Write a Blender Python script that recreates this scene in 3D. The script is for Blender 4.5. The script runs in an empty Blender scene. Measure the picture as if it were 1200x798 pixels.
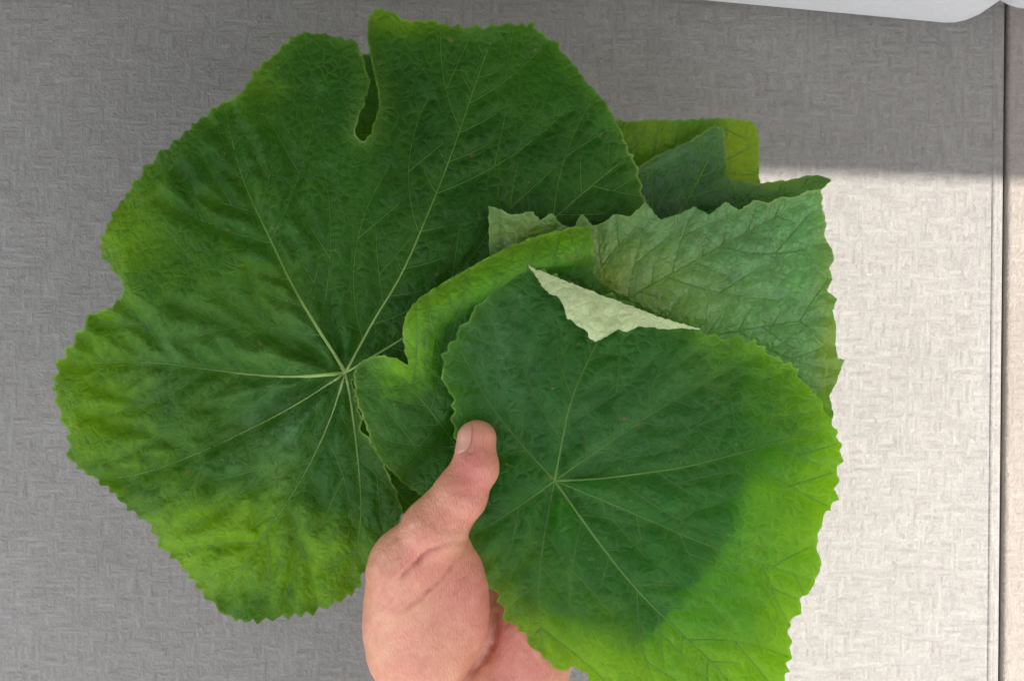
import bpy, bmesh, math, random
import numpy as np
from mathutils import Vector
from mathutils.kdtree import KDTree
from mathutils.geometry import delaunay_2d_cdt

R = math.radians
rng = np.random.default_rng(7)
random.seed(7)
sc = bpy.context.scene
COL = sc.collection

# ------------------------------------------------------------------ scale
D = 0.45            # camera to the plane of the front leaf (m)
H0 = 0.13           # height of that plane above the seat (m)
S = 0.0003          # metres per photo pixel in that plane

# ------------------------------------------------------------------ camera
cam = bpy.data.cameras.new("camera")
cam.sensor_width = 36.0
cam.lens = 36.0 * D / (1200 * S)
cam.clip_start = 0.01
cam.clip_end = 200
co = bpy.data.objects.new("camera", cam)
co.location = (0, 0, H0 + D)
COL.objects.link(co)
sc.camera = co

# ------------------------------------------------------------------ sky, sun, exposure
ELEV = 55.0
AZ = -1.9           # sun comes from +X, turned by this many degrees
w = bpy.data.worlds.new("World")
sc.world = w
w.use_nodes = True
wt = w.node_tree
bg = wt.nodes["Background"]
sky = wt.nodes.new("ShaderNodeTexSky")
sky.sky_type = 'NISHITA'
sky.sun_disc = False
sky.sun_elevation = R(ELEV)
sky.sun_rotation = R(90 - AZ)
sky.dust_density = 1.5
sky.ozone_density = 0.6
hazy = wt.nodes.new("ShaderNodeHueSaturation")      # a milky, humid sky
hazy.inputs['Saturation'].default_value = 0.28
wt.links.new(sky.outputs[0], hazy.inputs['Color'])
wt.links.new(hazy.outputs[0], bg.inputs[0])
bg.inputs[1].default_value = 0.15
sun = bpy.data.lights.new("sun", 'SUN')
sun.energy = 2.0
sun.angle = R(0.4)
sun.color = (1.0, 0.97, 0.92)
so = bpy.data.objects.new("sun", sun)
so.rotation_euler = (0, R(90 - ELEV), R(AZ))
so.location = (2, 0, 3)
COL.objects.link(so)
sc.view_settings.view_transform = 'Standard'
sc.view_settings.look = 'None'
sc.view_settings.gamma = 1.0
sc.view_settings.exposure = 1.9
sc.cycles.max_bounces = 10
sc.cycles.transmission_bounces = 8
sc.cycles.use_denoising = True


# ------------------------------------------------------------------ helpers
def tag(o, label=None, cat=None, group=None, kind=None):
    if label: o["label"] = label
    if cat: o["category"] = cat
    if group: o["group"] = group
    if kind: o["kind"] = kind
    return o


def link(name, me, mat=None, parent=None):
    o = bpy.data.objects.new(name, me)
    COL.objects.link(o)
    if mat:
        me.materials.append(mat)
    if parent:
        o.parent = parent
    return o


def P(px, py, wmm):
    """photo pixel + depth towards the camera (mm) -> world"""
    wm = np.asarray(wmm, float) * 0.001
    f = (D - wm) / D
    x = (np.asarray(px, float) - 600) * S * f
    y = (399 - np.asarray(py, float)) * S * f
    return np.stack([x, y, H0 + wm + 0 * x], -1)


def vnoise(x, y, scale, seed=0):
    """smooth value noise in -1..1"""
    g = np.random.default_rng(seed).uniform(-1, 1, (64, 64))
    u, v = x / scale + 17.3, y / scale + 9.1
    iu, iv = np.floor(u).astype(int), np.floor(v).astype(int)
    fu, fv = u - iu, v - iv
    fu = fu * fu * (3 - 2 * fu); fv = fv * fv * (3 - 2 * fv)
    a = g[iu % 64, iv % 64]; b = g[(iu + 1) % 64, iv % 64]
    c = g[iu % 64, (iv + 1) % 64]; d = g[(iu + 1) % 64, (iv + 1) % 64]
    return (a * (1 - fu) + b * fu) * (1 - fv) + (c * (1 - fu) + d * fu) * fv


def seg_dist(px, py, segs):
    """distance of points to a list of segments (x0,y0,x1,y1); returns min distance"""
    out = np.full(px.shape, 1e9)
    for x0, y0, x1, y1 in segs:
        dx, dy = x1 - x0, y1 - y0
        L = dx * dx + dy * dy + 1e-9
        t = np.clip(((px - x0) * dx + (py - y0) * dy) / L, 0, 1)
        d = (px - x0 - t * dx) ** 2 + (py - y0 - t * dy) ** 2
        np.minimum(out, d, out=out)
    return np.sqrt(out)


def kd_dist(px, py, paths, step=1.6):
    """distance to densely sampled paths through a kd-tree"""
    pts = np.concatenate([resample(p, step) for p in paths])
    kd = KDTree(len(pts))
    for i, q in enumerate(pts): kd.insert((q[0], q[1], 0), i)
    kd.balance()
    return np.array([kd.find((a, b, 0))[2] for a, b in zip(px, py)])


def poly_segs(pl):
    return [(*pl[i], *pl[i + 1]) for i in range(len(pl) - 1)]


def inside(px, py, poly):
    px = np.atleast_1d(px); py = np.atleast_1d(py)
    r = np.zeros(px.shape, bool)
    n = len(poly)
    for i in range(n):
        x0, y0 = poly[i]; x1, y1 = poly[(i + 1) % n]
        if y0 == y1:
            continue
        c = ((y0 > py) != (y1 > py)) & (px < (x1 - x0) * (py - y0) / (y1 - y0) + x0)
        r ^= c
    return r


def resample(pl, step):
    pl = np.asarray(pl, float)
    d = np.r_[0, np.cumsum(np.hypot(*np.diff(pl, axis=0).T))]
    n = max(2, int(round(d[-1] / step)) + 1)
    t = np.linspace(0, d[-1], n)
    return np.c_[np.interp(t, d, pl[:, 0]), np.interp(t, d, pl[:, 1])]


def smooth_open(pl, it=2):
    pl = [tuple(p) for p in pl]
    for _ in range(it):
        q = [pl[0]]
        for a, b in zip(pl[:-1], pl[1:]):
            q += [(a[0] * .75 + b[0] * .25, a[1] * .75 + b[1] * .25), (a[0] * .25 + b[0] * .75, a[1] * .25 + b[1] * .75)]
        q.append(pl[-1]); pl = q
    return pl


def make_outline(pts, amp, spacing, smooth=1, seed=1, calm=None):
    """closed outline: smoothed, resampled, with forward-leaning teeth"""
    rg = np.random.default_rng(seed)
    p = [tuple(q) for q in pts]
    for _ in range(smooth):
        q = []
        for i in range(len(p)):
            a, b = p[i], p[(i + 1) % len(p)]
            q += [(a[0] * .8 + b[0] * .2, a[1] * .8 + b[1] * .2), (a[0] * .2 + b[0] * .8, a[1] * .2 + b[1] * .8)]
        p = q
    r = resample(p + [p[0]], 2.6)[:-1]
    n = len(r)
    nx = np.roll(r, -1, 0) - np.roll(r, 1, 0)
    nx /= np.hypot(nx[:, 0], nx[:, 1])[:, None] + 1e-9
    nrm = np.c_[nx[:, 1], -nx[:, 0]]
    area = 0.5 * np.sum(r[:, 0] * np.roll(r[:, 1], -1) - np.roll(r[:, 0], -1) * r[:, 1])
    if area < 0:
        nrm = -nrm
    s = np.arange(n) * 2.6
    off = np.zeros(n)
    pos = 0.0
    slow = np.interp(s, np.linspace(0, s[-1], 26), rg.uniform(.1, 1.3, 26))
    while pos < s[-1]:
        L = spacing * rg.uniform(.6, 1.5)
        A = amp * rg.uniform(.45, 1.25)
        k = (s >= pos) & (s < pos + L)
        t = (s[k] - pos) / L
        off[k] = A * (np.where(t < .65, (t / .65) ** 1.3, 1 - (t - .65) / .35) - .45)
        pos += L
    off *= slow
    off += rg.normal(0, .3, n)
    off += np.interp(s, np.arange(0, s[-1] + 30, 30), rg.normal(0, amp * .35, len(np.arange(0, s[-1] + 30, 30))))
    if calm:
        off *= np.clip((np.hypot(r[:, 0] - calm[0], (r[:, 1] - calm[1]) * calm[3]) - calm[2]) / 15, 0.4, 1)
    return r + nrm * off[:, None]


# ------------------------------------------------------------------ node helpers
def new_mat(name):
    m = bpy.data.materials.new(name)
    m.use_nodes = True
    nt = m.node_tree
    nt.nodes.clear()
    return m, nt


class NT:
    def __init__(s, nt): s.nt = nt
    def n(s, t, **kw):
        nd = s.nt.nodes.new(t)
        for k, v in kw.items(): setattr(nd, k, v)
        return nd
    def l(s, a, b): s.nt.links.new(a, b)
    def math(s, op, a, b=None, clamp=False):
        nd = s.n('ShaderNodeMath', operation=op, use_clamp=clamp)
        for i, v in enumerate((a, b)):
            if v is None: continue
            if isinstance(v, (int, float)): nd.inputs[i].default_value = v
            else: s.l(v, nd.inputs[i])
        return nd.outputs[0]
    def mix(s, fac, a, b, mode='MIX'):
        nd = s.n('ShaderNodeMix', data_type='RGBA', blend_type=mode)
        for i, v in ((0, fac), (6, a), (7, b)):
            if isinstance(v, (int, float)): nd.inputs[i].default_value = v
            elif isinstance(v, tuple): nd.inputs[i].default_value = (*v, 1)
            else: s.l(v, nd.inputs[i])
        return nd.outputs[2]
    def ramp(s, fac, lo, hi):
        nd = s.n('ShaderNodeMapRange')
        s.l(fac, nd.inputs[0]); nd.inputs[1].default_value = lo; nd.inputs[2].default_value = hi
        return nd.outputs[0]
    def noise(s, vec, scale, detail=3, rough=.55):
        nd = s.n('ShaderNodeTexNoise')
        s.l(vec, nd.inputs['Vector'])
        nd.inputs['Scale'].default_value = scale
        nd.inputs['Detail'].default_value = detail
        nd.inputs['Roughness'].default_value = rough
        return nd.outputs['Fac']
    def attr(s, name):
        return s.n('ShaderNodeAttribute', attribute_name=name).outputs['Fac']
    def mapping(s, vec, sc):
        nd = s.n('ShaderNodeMapping'); s.l(vec, nd.inputs[0]); nd.inputs['Scale'].default_value = sc
        return nd.outputs[0]


def leaf_material(name, dark, mid, young_glow, under=(.30, .38, .17), trans=(.028, .10, .002), rough=.46, flip=False, spec=.15):
    m, nt = new_mat(name); t = NT(nt)
    tc = t.n('ShaderNodeTexCoord').outputs['Object']
    n1 = t.noise(tc, 22, 4); n2 = t.noise(tc, 130, 4, .6); n3 = t.noise(tc, 900, 2)
    c = t.mix(t.ramp(n1, .35, .68), dark, mid)
    c = t.mix(t.math('MULTIPLY', t.ramp(n2, .40, .72), .45), c, tuple(min(1, x * 1.5) for x in mid))
    cell = t.n('ShaderNodeTexVoronoi', feature='F1'); t.l(tc, cell.inputs['Vector']); cell.inputs['Scale'].default_value = 330
    cellv = t.n('ShaderNodeSeparateColor'); t.l(cell.outputs['Color'], cellv.inputs[0])
    hs = t.n('ShaderNodeHueSaturation'); t.l(c, hs.inputs['Color'])
    t.l(t.math('ADD', .68, t.math('ADD', t.math('MULTIPLY', cellv.outputs[0], .30), t.math('MULTIPLY', t.ramp(n3, .3, .7), .34))), hs.inputs['Value'])
    c = hs.outputs[0]
    # younger areas of the blade; on leaves A and C painted-in backlight glow
    yg = t.attr('young_glow')
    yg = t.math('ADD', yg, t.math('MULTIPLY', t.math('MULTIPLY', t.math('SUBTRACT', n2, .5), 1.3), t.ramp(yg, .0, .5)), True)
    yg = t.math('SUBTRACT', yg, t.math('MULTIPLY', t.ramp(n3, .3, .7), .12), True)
    c = t.mix(yg, c, young_glow)
    # reticulate small veins
    warp = t.n('ShaderNodeVectorMath', operation='ADD')
    nz = t.n('ShaderNodeTexNoise'); t.l(tc, nz.inputs['Vector']); nz.inputs['Scale'].default_value = 160
    sc2 = t.n('ShaderNodeVectorMath', operation='SCALE'); t.l(nz.outputs['Color'], sc2.inputs[0]); sc2.inputs['Scale'].default_value = .004
    t.l(tc, warp.inputs[0]); t.l(sc2.outputs[0], warp.inputs[1])
    vo = t.n('ShaderNodeTexVoronoi', feature='DISTANCE_TO_EDGE'); t.l(warp.outputs[0], vo.inputs['Vector']); vo.inputs['Scale'].default_value = 260
    vo2 = t.n('ShaderNodeTexVoronoi', feature='DISTANCE_TO_EDGE'); t.l(warp.outputs[0], vo2.inputs['Vector']); vo2.inputs['Scale'].default_value = 720
    ret = t.math('SUBTRACT', 1.0, t.ramp(vo.outputs['Distance'], 0.0, .16))
    ret2 = t.math('SUBTRACT', 1.0, t.ramp(vo2.outputs['Distance'], 0.0, .2))
    patchy = t.ramp(t.noise(tc, 60, 2), .35, .7)
    pale = t.mix(yg, (.050, .125, .016), (.14, .24, .010))
    c = t.mix(t.math('MULTIPLY', t.math('MULTIPLY', ret, patchy), .62), c, pale)
    c = t.mix(t.math('MULTIPLY', ret2, .20), c, pale)
    v = t.attr('vein')
    c = t.mix(t.math('MULTIPLY', v, .30), c, pale)
    ed = t.attr('edge')
    c = t.mix(t.math('MULTIPLY', t.math('SUBTRACT', 1.0, t.ramp(ed, 0.0, 1.0)), .40), c, t.mix(yg, (.07, .15, .012), (.16, .25, .012)))
    rim = t.math('SUBTRACT', 1.0, t.ramp(ed, 0.03, .14))
    c = t.mix(t.math('MULTIPLY', t.math('MULTIPLY', rim, t.ramp(n1, .38, .6)), .7), c, (.20, .30, .06))
    bl = t.math('MULTIPLY', t.attr('sheen_tint'), t.ramp(n2, .28, .72))
    c = t.mix(t.math('MULTIPLY', bl, .60), c, (.085, .175, .085))  # blue-grey sky sheen painted into the blade colour
    # specks of wear
    sp = t.ramp(t.noise(tc, 300, 2), .69, .74)
    c = t.mix(t.math('MULTIPLY', sp, .55), c, (.16, .13, .04))
    geo = t.n('ShaderNodeNewGeometry')
    back = geo.outputs['Backfacing']
    if flip:
        back = t.math('SUBTRACT', 1.0, back)
    und = t.mix(t.math('MULTIPLY', n2, .55), under, tuple(x * .72 for x in under))
    und = t.mix(t.math('MULTIPLY', ret2, .35), und, tuple(min(1, x * 1.25) for x in under))
    und = t.mix(t.math('MULTIPLY', t.math('MULTIPLY', ret, patchy), .4), und, tuple(x * .75 for x in under))
    cc = t.mix(back, c, und)
    # relief
    h = t.math('ADD', t.math('MULTIPLY', vo.outputs['Distance'], .9), t.math('MULTIPLY', n3, .22))
    h = t.math('ADD', h, t.math('MULTIPLY', n2, .9))
    bp = t.n('ShaderNodeBump'); bp.inputs['Strength'].default_value = .66; bp.inputs['Distance'].default_value = .0017
    t.l(h, bp.inputs['Height'])
    pr = t.n('ShaderNodeBsdfPrincipled')
    t.l(cc, pr.inputs['Base Color']); t.l(bp.outputs[0], pr.inputs['Normal'])
    t.l(t.math('ADD', rough - .08, t.math('MULTIPLY', n2, .22)), pr.inputs['Roughness'])
    pr.inputs['Specular IOR Level'].default_value = spec
    tr = t.n('ShaderNodeBsdfTranslucent')
    tcol = t.mix(yg, trans, tuple(x * y for x, y in zip(trans, (1.9, 1.4, .6))))
    tcol = t.mix(t.math('MULTIPLY', ret, .25), tcol, tuple(x * 1.25 for x in trans))
    tcol = t.mix(t.math('MULTIPLY', n2, .5), tcol, tuple(x * .7 for x in trans))
    t.l(tcol, tr.inputs['Color']); t.l(bp.outputs[0], tr.inputs['Normal'])
    ad = t.n('ShaderNodeAddShader'); t.l(pr.outputs[0], ad.inputs[0]); t.l(tr.outputs[0], ad.inputs[1])
    o = t.n('ShaderNodeOutputMaterial'); t.l(ad.outputs[0], o.inputs['Surface'])
    return m


def plain_material(name, col, rough=.6, bump=None, var=.25, nscale=120):
    m, nt = new_mat(name); t = NT(nt)
    tc = t.n('ShaderNodeTexCoord').outputs['Object']
    n1 = t.noise(tc, nscale, 4)
    c = t.mix(t.ramp(n1, .3, .7), tuple(x * (1 - var) for x in col), tuple(min(1, x * (1 + var)) for x in col))
    pr = t.n('ShaderNodeBsdfPrincipled'); t.l(c, pr.inputs['Base Color']); pr.inputs['Roughness'].default_value = rough
    if bump:
        bp = t.n('ShaderNodeBump'); bp.inputs['Strength'].default_value = bump; bp.inputs['Distance'].default_value = .001
        t.l(t.noise(tc, nscale * 4, 3), bp.inputs['Height']); t.l(bp.outputs[0], pr.inputs['Normal'])
    o = t.n('ShaderNodeOutputMaterial'); t.l(pr.outputs[0], o.inputs['Surface'])
    return m


def fabric_material(name, lo, hi, cell=.0022, contrast=.88, bump=.5, fleck=.35):
    """slubby woven cloth: threads running both ways, each a little different"""
    m, nt = new_mat(name); t = NT(nt)
    tc = t.n('ShaderNodeTexCoord').outputs['Object']
    f = 1 / cell
    warp = t.noise(t.mapping(tc, (f * 1.0, f * .16, f * .16)), 1.0, 2, .6)     # vertical threads
    weft = t.noise(t.mapping(tc, (f * .16, f * 1.0, f * 1.0)), 1.0, 2, .6)     # horizontal threads
    fine = t.noise(t.mapping(tc, (f * 1.5, f * 1.5, f * 1.5)), 1.0, 3, .7)
    big = t.noise(tc, 9, 3)
    # which thread lies on top
    sel = t.ramp(t.noise(t.mapping(tc, (f * .55, f * .55, f * .55)), 1.0, 1, .5), .47, .53)
    nd = t.n('ShaderNodeMix', data_type='FLOAT'); t.l(sel, nd.inputs[0]); t.l(warp, nd.inputs[2]); t.l(weft, nd.inputs[3])
    thr = nd.outputs[0]
    v = t.math('ADD', t.math('MULTIPLY', thr, .65), t.math('MULTIPLY', fine, .35))
    v = t.ramp(v, .5 - .19 / contrast, .5 + .19 / contrast)
    c = t.mix(v, lo, hi)
    c = t.mix(t.math('MULTIPLY', t.ramp(fine, .66, .75), fleck), c, tuple(min(1, x * 1.5) for x in hi))
    c = t.mix(t.math('MULTIPLY', t.ramp(big, .3, .75), .22), c, tuple(x * .7 for x in lo))
    h = t.math('ADD', v, t.math('MULTIPLY', fine, .5))
    bp = t.n('ShaderNodeBump'); bp.inputs['Strength'].default_value = bump; bp.inputs['Distance'].default_value = .0008
    t.l(h, bp.inputs['Height'])
    pr = t.n('ShaderNodeBsdfPrincipled'); t.l(c, pr.inputs['Base Color']); t.l(bp.outputs[0], pr.inputs['Normal'])
    pr.inputs['Roughness'].default_value = .9; pr.inputs['Specular IOR Level'].default_value = .2
    pr.inputs['Sheen Weight'].default_value = .15
    o = t.n('ShaderNodeOutputMaterial'); t.l(pr.outputs[0], o.inputs['Surface'])
    return m


def skin_material():
    m, nt = new_mat("skin"); t = NT(nt)
    tc = t.n('ShaderNodeTexCoord').outputs['Object']
    n1 = t.noise(tc, 45, 3); n2 = t.noise(tc, 260, 3, .6)
    c = t.mix(t.ramp(n1, .35, .68), (.70, .325, .20), (.58, .21, .135))
    c = t.mix(t.math('MULTIPLY', t.ramp(n2, .42, .7), .35), c, (.79, .44, .29))
    c = t.mix(t.math('MULTIPLY', t.attr('flush'), .75), c, (.66, .20, .17))
    c = t.mix(t.math('MULTIPLY', t.attr('crease'), .55), c, (.36, .10, .07))
    mp = t.n('ShaderNodeMapping'); t.l(tc, mp.inputs[0]); mp.inputs['Rotation'].default_value = (0, 0, R(32)); mp.inputs['Scale'].default_value = (1, .35, .6)
    vo = t.n('ShaderNodeTexVoronoi', feature='DISTANCE_TO_EDGE'); t.l(mp.outputs[0], vo.inputs['Vector']); vo.inputs['Scale'].default_value = 900
    h = t.math('ADD', t.math('MULTIPLY', t.ramp(vo.outputs['Distance'], 0, .25), .5), t.math('MULTIPLY', n2, 1.0))
    bp = t.n('ShaderNodeBump'); bp.inputs['Strength'].default_value = .45; bp.inputs['Distance'].default_value = .0005
    t.l(h, bp.inputs['Height'])
    pr = t.n('ShaderNodeBsdfPrincipled'); t.l(c, pr.inputs['Base Color']); t.l(bp.outputs[0], pr.inputs['Normal'])
    pr.inputs['Roughness'].default_value = .40
    pr.inputs['Subsurface Weight'].default_value = .12
    pr.inputs['Subsurface Radius'].default_value = (1.0, .3, .15)
    pr.inputs['Subsurface Scale'].default_value = .004
    o = t.n('ShaderNodeOutputMaterial'); t.l(pr.outputs[0], o.inputs['Surface'])
    return m


# ------------------------------------------------------------------ floor, sofa, and an unseen wall and roof added for shade
GREY = fabric_material("grey_linen", (.226, .211, .194), (.382, .363, .335))
TAN = fabric_material("tan_linen", (.28, .24, .205), (.42, .37, .325))
PALE = fabric_material("pale_linen", (.60, .59, .60), (.74, .73, .74), contrast=.6, bump=.25, fleck=.2)
WOOD = plain_material("dark_wood", (.05, .04, .035), .5, .3)
TIMBER = plain_material("shade_boards", (.11, .085, .065), .7, .3)
STONE = plain_material("paving", (.32, .30, .27), .8, .4, nscale=30)
PLASTER = plain_material("white_plaster", (.74, .72, .68), .9, .4, var=.06, nscale=40)


def rounded_box(name, x0, x1, y0, y1, z0, z1, rad, mat, parent=None, seg=5, wob=.0):
    bm = bmesh.new()
    bmesh.ops.create_cube(bm, size=1)
    for v in bm.verts:
        v.co = Vector(((v.co.x) * (x1 - x0), (v.co.y) * (y1 - y0), v.co.z * (z1 - z0)))
    bmesh.ops.bevel(bm, geom=bm.edges[:], offset=rad, segments=seg, profile=.5, affect='EDGES')
    if wob:
        long_e = [e for e in bm.edges if e.calc_length() > .05]
        bmesh.ops.subdivide_edges(bm, edges=long_e, cuts=20, use_grid_fill=True)
        cs = np.array([v.co[:] for v in bm.verts])
        wv = vnoise(cs[:, 0] * 1000 + 300, cs[:, 1] * 1000 + cs[:, 2] * 500 + 300, 95, 5) * wob
        for v, q in zip(bm.verts, wv):
            v.co.z += q if v.co.z > 0 else 0
            v.co.y += q * .8 if abs(v.co.z) < (z1 - z0) * .5 else 0
    me = bpy.data.meshes.new(name)
    bm.to_mesh(me); bm.free()
    for p in me.polygons: p.use_smooth = True
    o = link(name, me, mat, parent)
    o.location = ((x0 + x1) / 2, (y0 + y1) / 2, (z0 + z1) / 2)
    return o


def box_mesh(name, boxes, mat, parent=None):
    bm = bmesh.new()
    for x0, x1, y0, y1, z0, z1 in boxes:
        r = bmesh.ops.create_cube(bm, size=1)
        for v in r['verts']:
            v.co = Vector(((x0 + x1) / 2 + v.co.x * (x1 - x0), (y0 + y1) / 2 + v.co.y * (y1 - y0), (z0 + z1) / 2 + v.co.z * (z1 - z0)))
    me = bpy.data.meshes.new(name); bm.to_mesh(me); bm.free()
    return link(name, me, mat, parent)


SS = S * (D + H0) / D                       # metres per photo pixel on the seat
XG = (1177 - 600) * SS                      # the gap between the two seat cushions
tag(box_mesh("floor", [(-40, 40, -40, 40, -.44, -.40)], STONE), kind="structure")

c1 = rounded_box("seat_cushion", -.62, XG - .0006, -.42, .40, -.14, 0, .0030, GREY)
tag(c1, "wide grey linen seat cushion lying under the hand and the leaves", "cushion", "seat cushions of the sofa")
c2 = rounded_box("seat_cushion", XG + .0006, XG + .62, -.42, .40, -.14, 0, .0024, TAN)
tag(c2, "brownish tan seat cushion beyond the dark gap at the right edge", "cushion", "seat cushions of the sofa")
c1.rotation_euler.z = R(-.55); c2.rotation_euler.z = R(-.55)
# piping along the edges of the seat cushions
def piping(parent, x, mat):
    bm = bmesh.new()
    n = 8
    ys = np.linspace(-.40, .395, 60)
    rings = []
    for y in ys:
        rings.append([bm.verts.new((x + .0014 * math.cos(a), y, .07 - .0007 + .0014 * math.sin(a))) for a in np.linspace(0, 2 * math.pi, n, endpoint=False)])
    for a, b in zip(rings[:-1], rings[1:]):
        for i in range(n):
            bm.faces.new((a[i], a[(i + 1) % n], b[(i + 1) % n], b[i]))
    bm.normal_update()
    me = bpy.data.meshes.new("piping"); bm.to_mesh(me); bm.free()
    for p in me.polygons: p.use_smooth = True
    return link("piping", me, mat, parent)
wid1 = (XG - .0006 + .62)
piping(c1, wid1 / 2 - .0048, GREY)

def on_px(x, y, z):
    k = S * (D + H0 - z) / D
    return (x - 600) * k, (399 - y) * k
BY = .15
def cushion_at(name, xa, ya, xb, yb, width, from_right, mat):
    """back cushion whose lower front edge runs through two points of the seat"""
    (ax_, ay_), (bx_, by_) = on_px(xa, ya, .022), on_px(xb, yb, .022)
    ang = math.atan2(by_ - ay_, bx_ - ax_)
    o = rounded_box(name, -width / 2, width / 2, 0, .15, 0, .48, .024, mat, seg=8)
    ux, uy = math.cos(ang), math.sin(ang)
    if from_right: cx, cy = bx_ - ux * width / 2, by_ - uy * width / 2
    else: cx, cy = ax_ + ux * width / 2, ay_ + uy * width / 2
    o.location = (cx - uy * .075, cy + ux * .075, .241)
    o.rotation_euler.z = ang
    return o
b1 = cushion_at("back_cushion", 840, 2, 1172, 33, .17, True, PALE)
tag(b1, "pale grey back cushion leaning at the top edge of the grey seat", "cushion", "pale back cushions of the sofa")
b2 = cushion_at("back_cushion", 1176, 31, 1300, -20, .40, False, PALE)
tag(b2, "pale grey back cushion whose rounded corner shows in the top right corner", "cushion", "pale back cushions of the sofa")

sf = bpy.data.objects.new("sofa", None); COL.objects.link(sf); sf.location = (0, 0, -.40)
tag(sf, "dark wooden sofa base carrying the grey and tan seat cushions", "sofa")
box_mesh("platform", [(-.64, .98, -.44, .62, .195, .255)], WOOD, sf)
rb = rounded_box("shade_backrest", -.64, (705 - 600) * SS, .158, .30, .402, .96, .02, GREY, seg=6)  # out-of-view panel, added close by to darken the top of the seat
rb.parent = sf
for lx in (-.60, .90):
    for ly in (-.40, .56):
        box_mesh("leg", [(lx, lx + .05, ly, ly + .05, 0, .193)], WOOD, sf)

# unseen wall added to block the sun; its opening shapes the lit patch
tanE = math.tan(R(ELEV))
WX = XG + .64
edge_x = (1012 - 600) * S                     # sun must pass just right of the leaves
xl = edge_x - H0 / tanE                       # where its edge reaches the seat
zt = (WX - xl) * tanE                         # underside of the lintel
y0e = (399 - 203) * SS + math.tan(R(AZ)) * 0
yj = y0e + math.tan(R(AZ)) * (WX - (900 - 600) * SS)
wall = box_mesh("shade_wall", [
    (WX, WX + .03, -2.0, 2.2, zt, 2.0),
    (WX, WX + .03, yj, 2.2, -.40, zt - .002),
    (WX, WX + .03, -2.0, -.30, -.40, zt - .002),
    (WX, WX + .03, -.298, yj - .002, -.40, .74)], PLASTER)
tag(wall, kind="structure")
roof = box_mesh("shade_roof", [(-.33, WX - .004, -.21, 2.2, .80, .84)], TIMBER)  # unseen roof, added to cut the light from overhead
for v in roof.data.vertices:                    # it slopes up to the wall, above the lintel
    v.co.z += (v.co.x + .33) / (WX + .33) * (zt + .06 - .80)
tag(roof, kind="structure")

# ------------------------------------------------------------------ leaves
def base_shape(px, py):
    """gentle common bend of the whole held bundle (mm)"""
    return -10.0 * (((px - 560) / 430) ** 2 + ((py - 420) / 430) ** 2)


def side_veins(prims, outline, spacing=38, seed=1):
    """secondary veins leaving each main vein, curving to its tip"""
    rg = np.random.default_rng(seed)
    res = []
    oa = np.asarray(outline, float); ob = np.roll(oa, -1, 0)
    buf = np.zeros((20000, 4)); cnt = [0]

    def add(pl):
        a = np.asarray(pl, float)
        k = len(a) - 1
        if k < 1: return
        buf[cnt[0]:cnt[0] + k] = np.c_[a[:-1], a[1:]]; cnt[0] += k

    def pdist(p):
        b = buf[:cnt[0]]
        d = b[:, 2:] - b[:, :2]
        t = np.clip(((p - b[:, :2]) * d).sum(1) / ((d * d).sum(1) + 1e-9), 0, 1)
        e = p - b[:, :2] - t[:, None] * d
        return math.sqrt((e * e).sum(1).min())

    def pin(p):
        c = ((oa[:, 1] > p[1]) != (ob[:, 1] > p[1]))
        xi = (ob[:, 0] - oa[:, 0]) * (p[1] - oa[:, 1]) / (ob[:, 1] - oa[:, 1] + 1e-12) + oa[:, 0]
        return bool((c & (p[0] < xi)).sum() % 2)
    for p in prims: add(p)
    for p in prims:
        p = np.asarray(p, float)
        q = resample(p, 4.0)
        L = len(q) * 4.0
        for side in (-1, 1):
            s = spacing * rg.uniform(.9, 1.5) + (spacing * .4 if side > 0 else 0)
            while s < L - 14:
                i = min(int(s / 4), len(q) - 2)
                d = q[i + 1] - q[i]; d /= np.hypot(*d) + 1e-9
                ang = R(rg.uniform(44, 58)) * side
                v = np.array([d[0] * math.cos(ang) - d[1] * math.sin(ang), d[0] * math.sin(ang) + d[1] * math.cos(ang)])
                pts = [q[i].copy()]
                curve = -side * R(rg.uniform(.5, 1.5))
                maxn = int(rg.uniform(26, 46))
                for k in range(maxn):
                    v = np.array([v[0] * math.cos(curve) - v[1] * math.sin(curve), v[0] * math.sin(curve) + v[1] * math.cos(curve)])
                    pts.append(pts[-1] + v * 5)
                    if k > 3:
                        dd = pdist(pts[-1])
                        if dd < 9: break
                    if not pin(pts[-1]): break
                if len(pts) > 4:
                    pts = pts[:-1]
                    # little fork at the end of longer veins
                    res.append(np.array(pts))
                    add(pts[2:])
                    if len(pts) > 12:
                        j = int(len(pts) * rg.uniform(.4, .6))
                        dv = pts[j + 1] - pts[j]; dv /= np.hypot(*dv)
                        a2 = -side * R(rg.uniform(35, 50))
                        dv = np.array([dv[0] * math.cos(a2) - dv[1] * math.sin(a2), dv[0] * math.sin(a2) + dv[1] * math.cos(a2)])
                        fk = [pts[j]]
                        for k in range(14):
                            fk.append(fk[-1] + dv * 5)
                            if k > 2 and pdist(fk[-1]) < 8: break
                            if not pin(fk[-1]): break
                        if len(fk) > 4:
                            res.append(np.array(fk[:-1])); add(fk[2:-1])
                s += spacing * rg.uniform(.75, 1.3)
    return res


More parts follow.
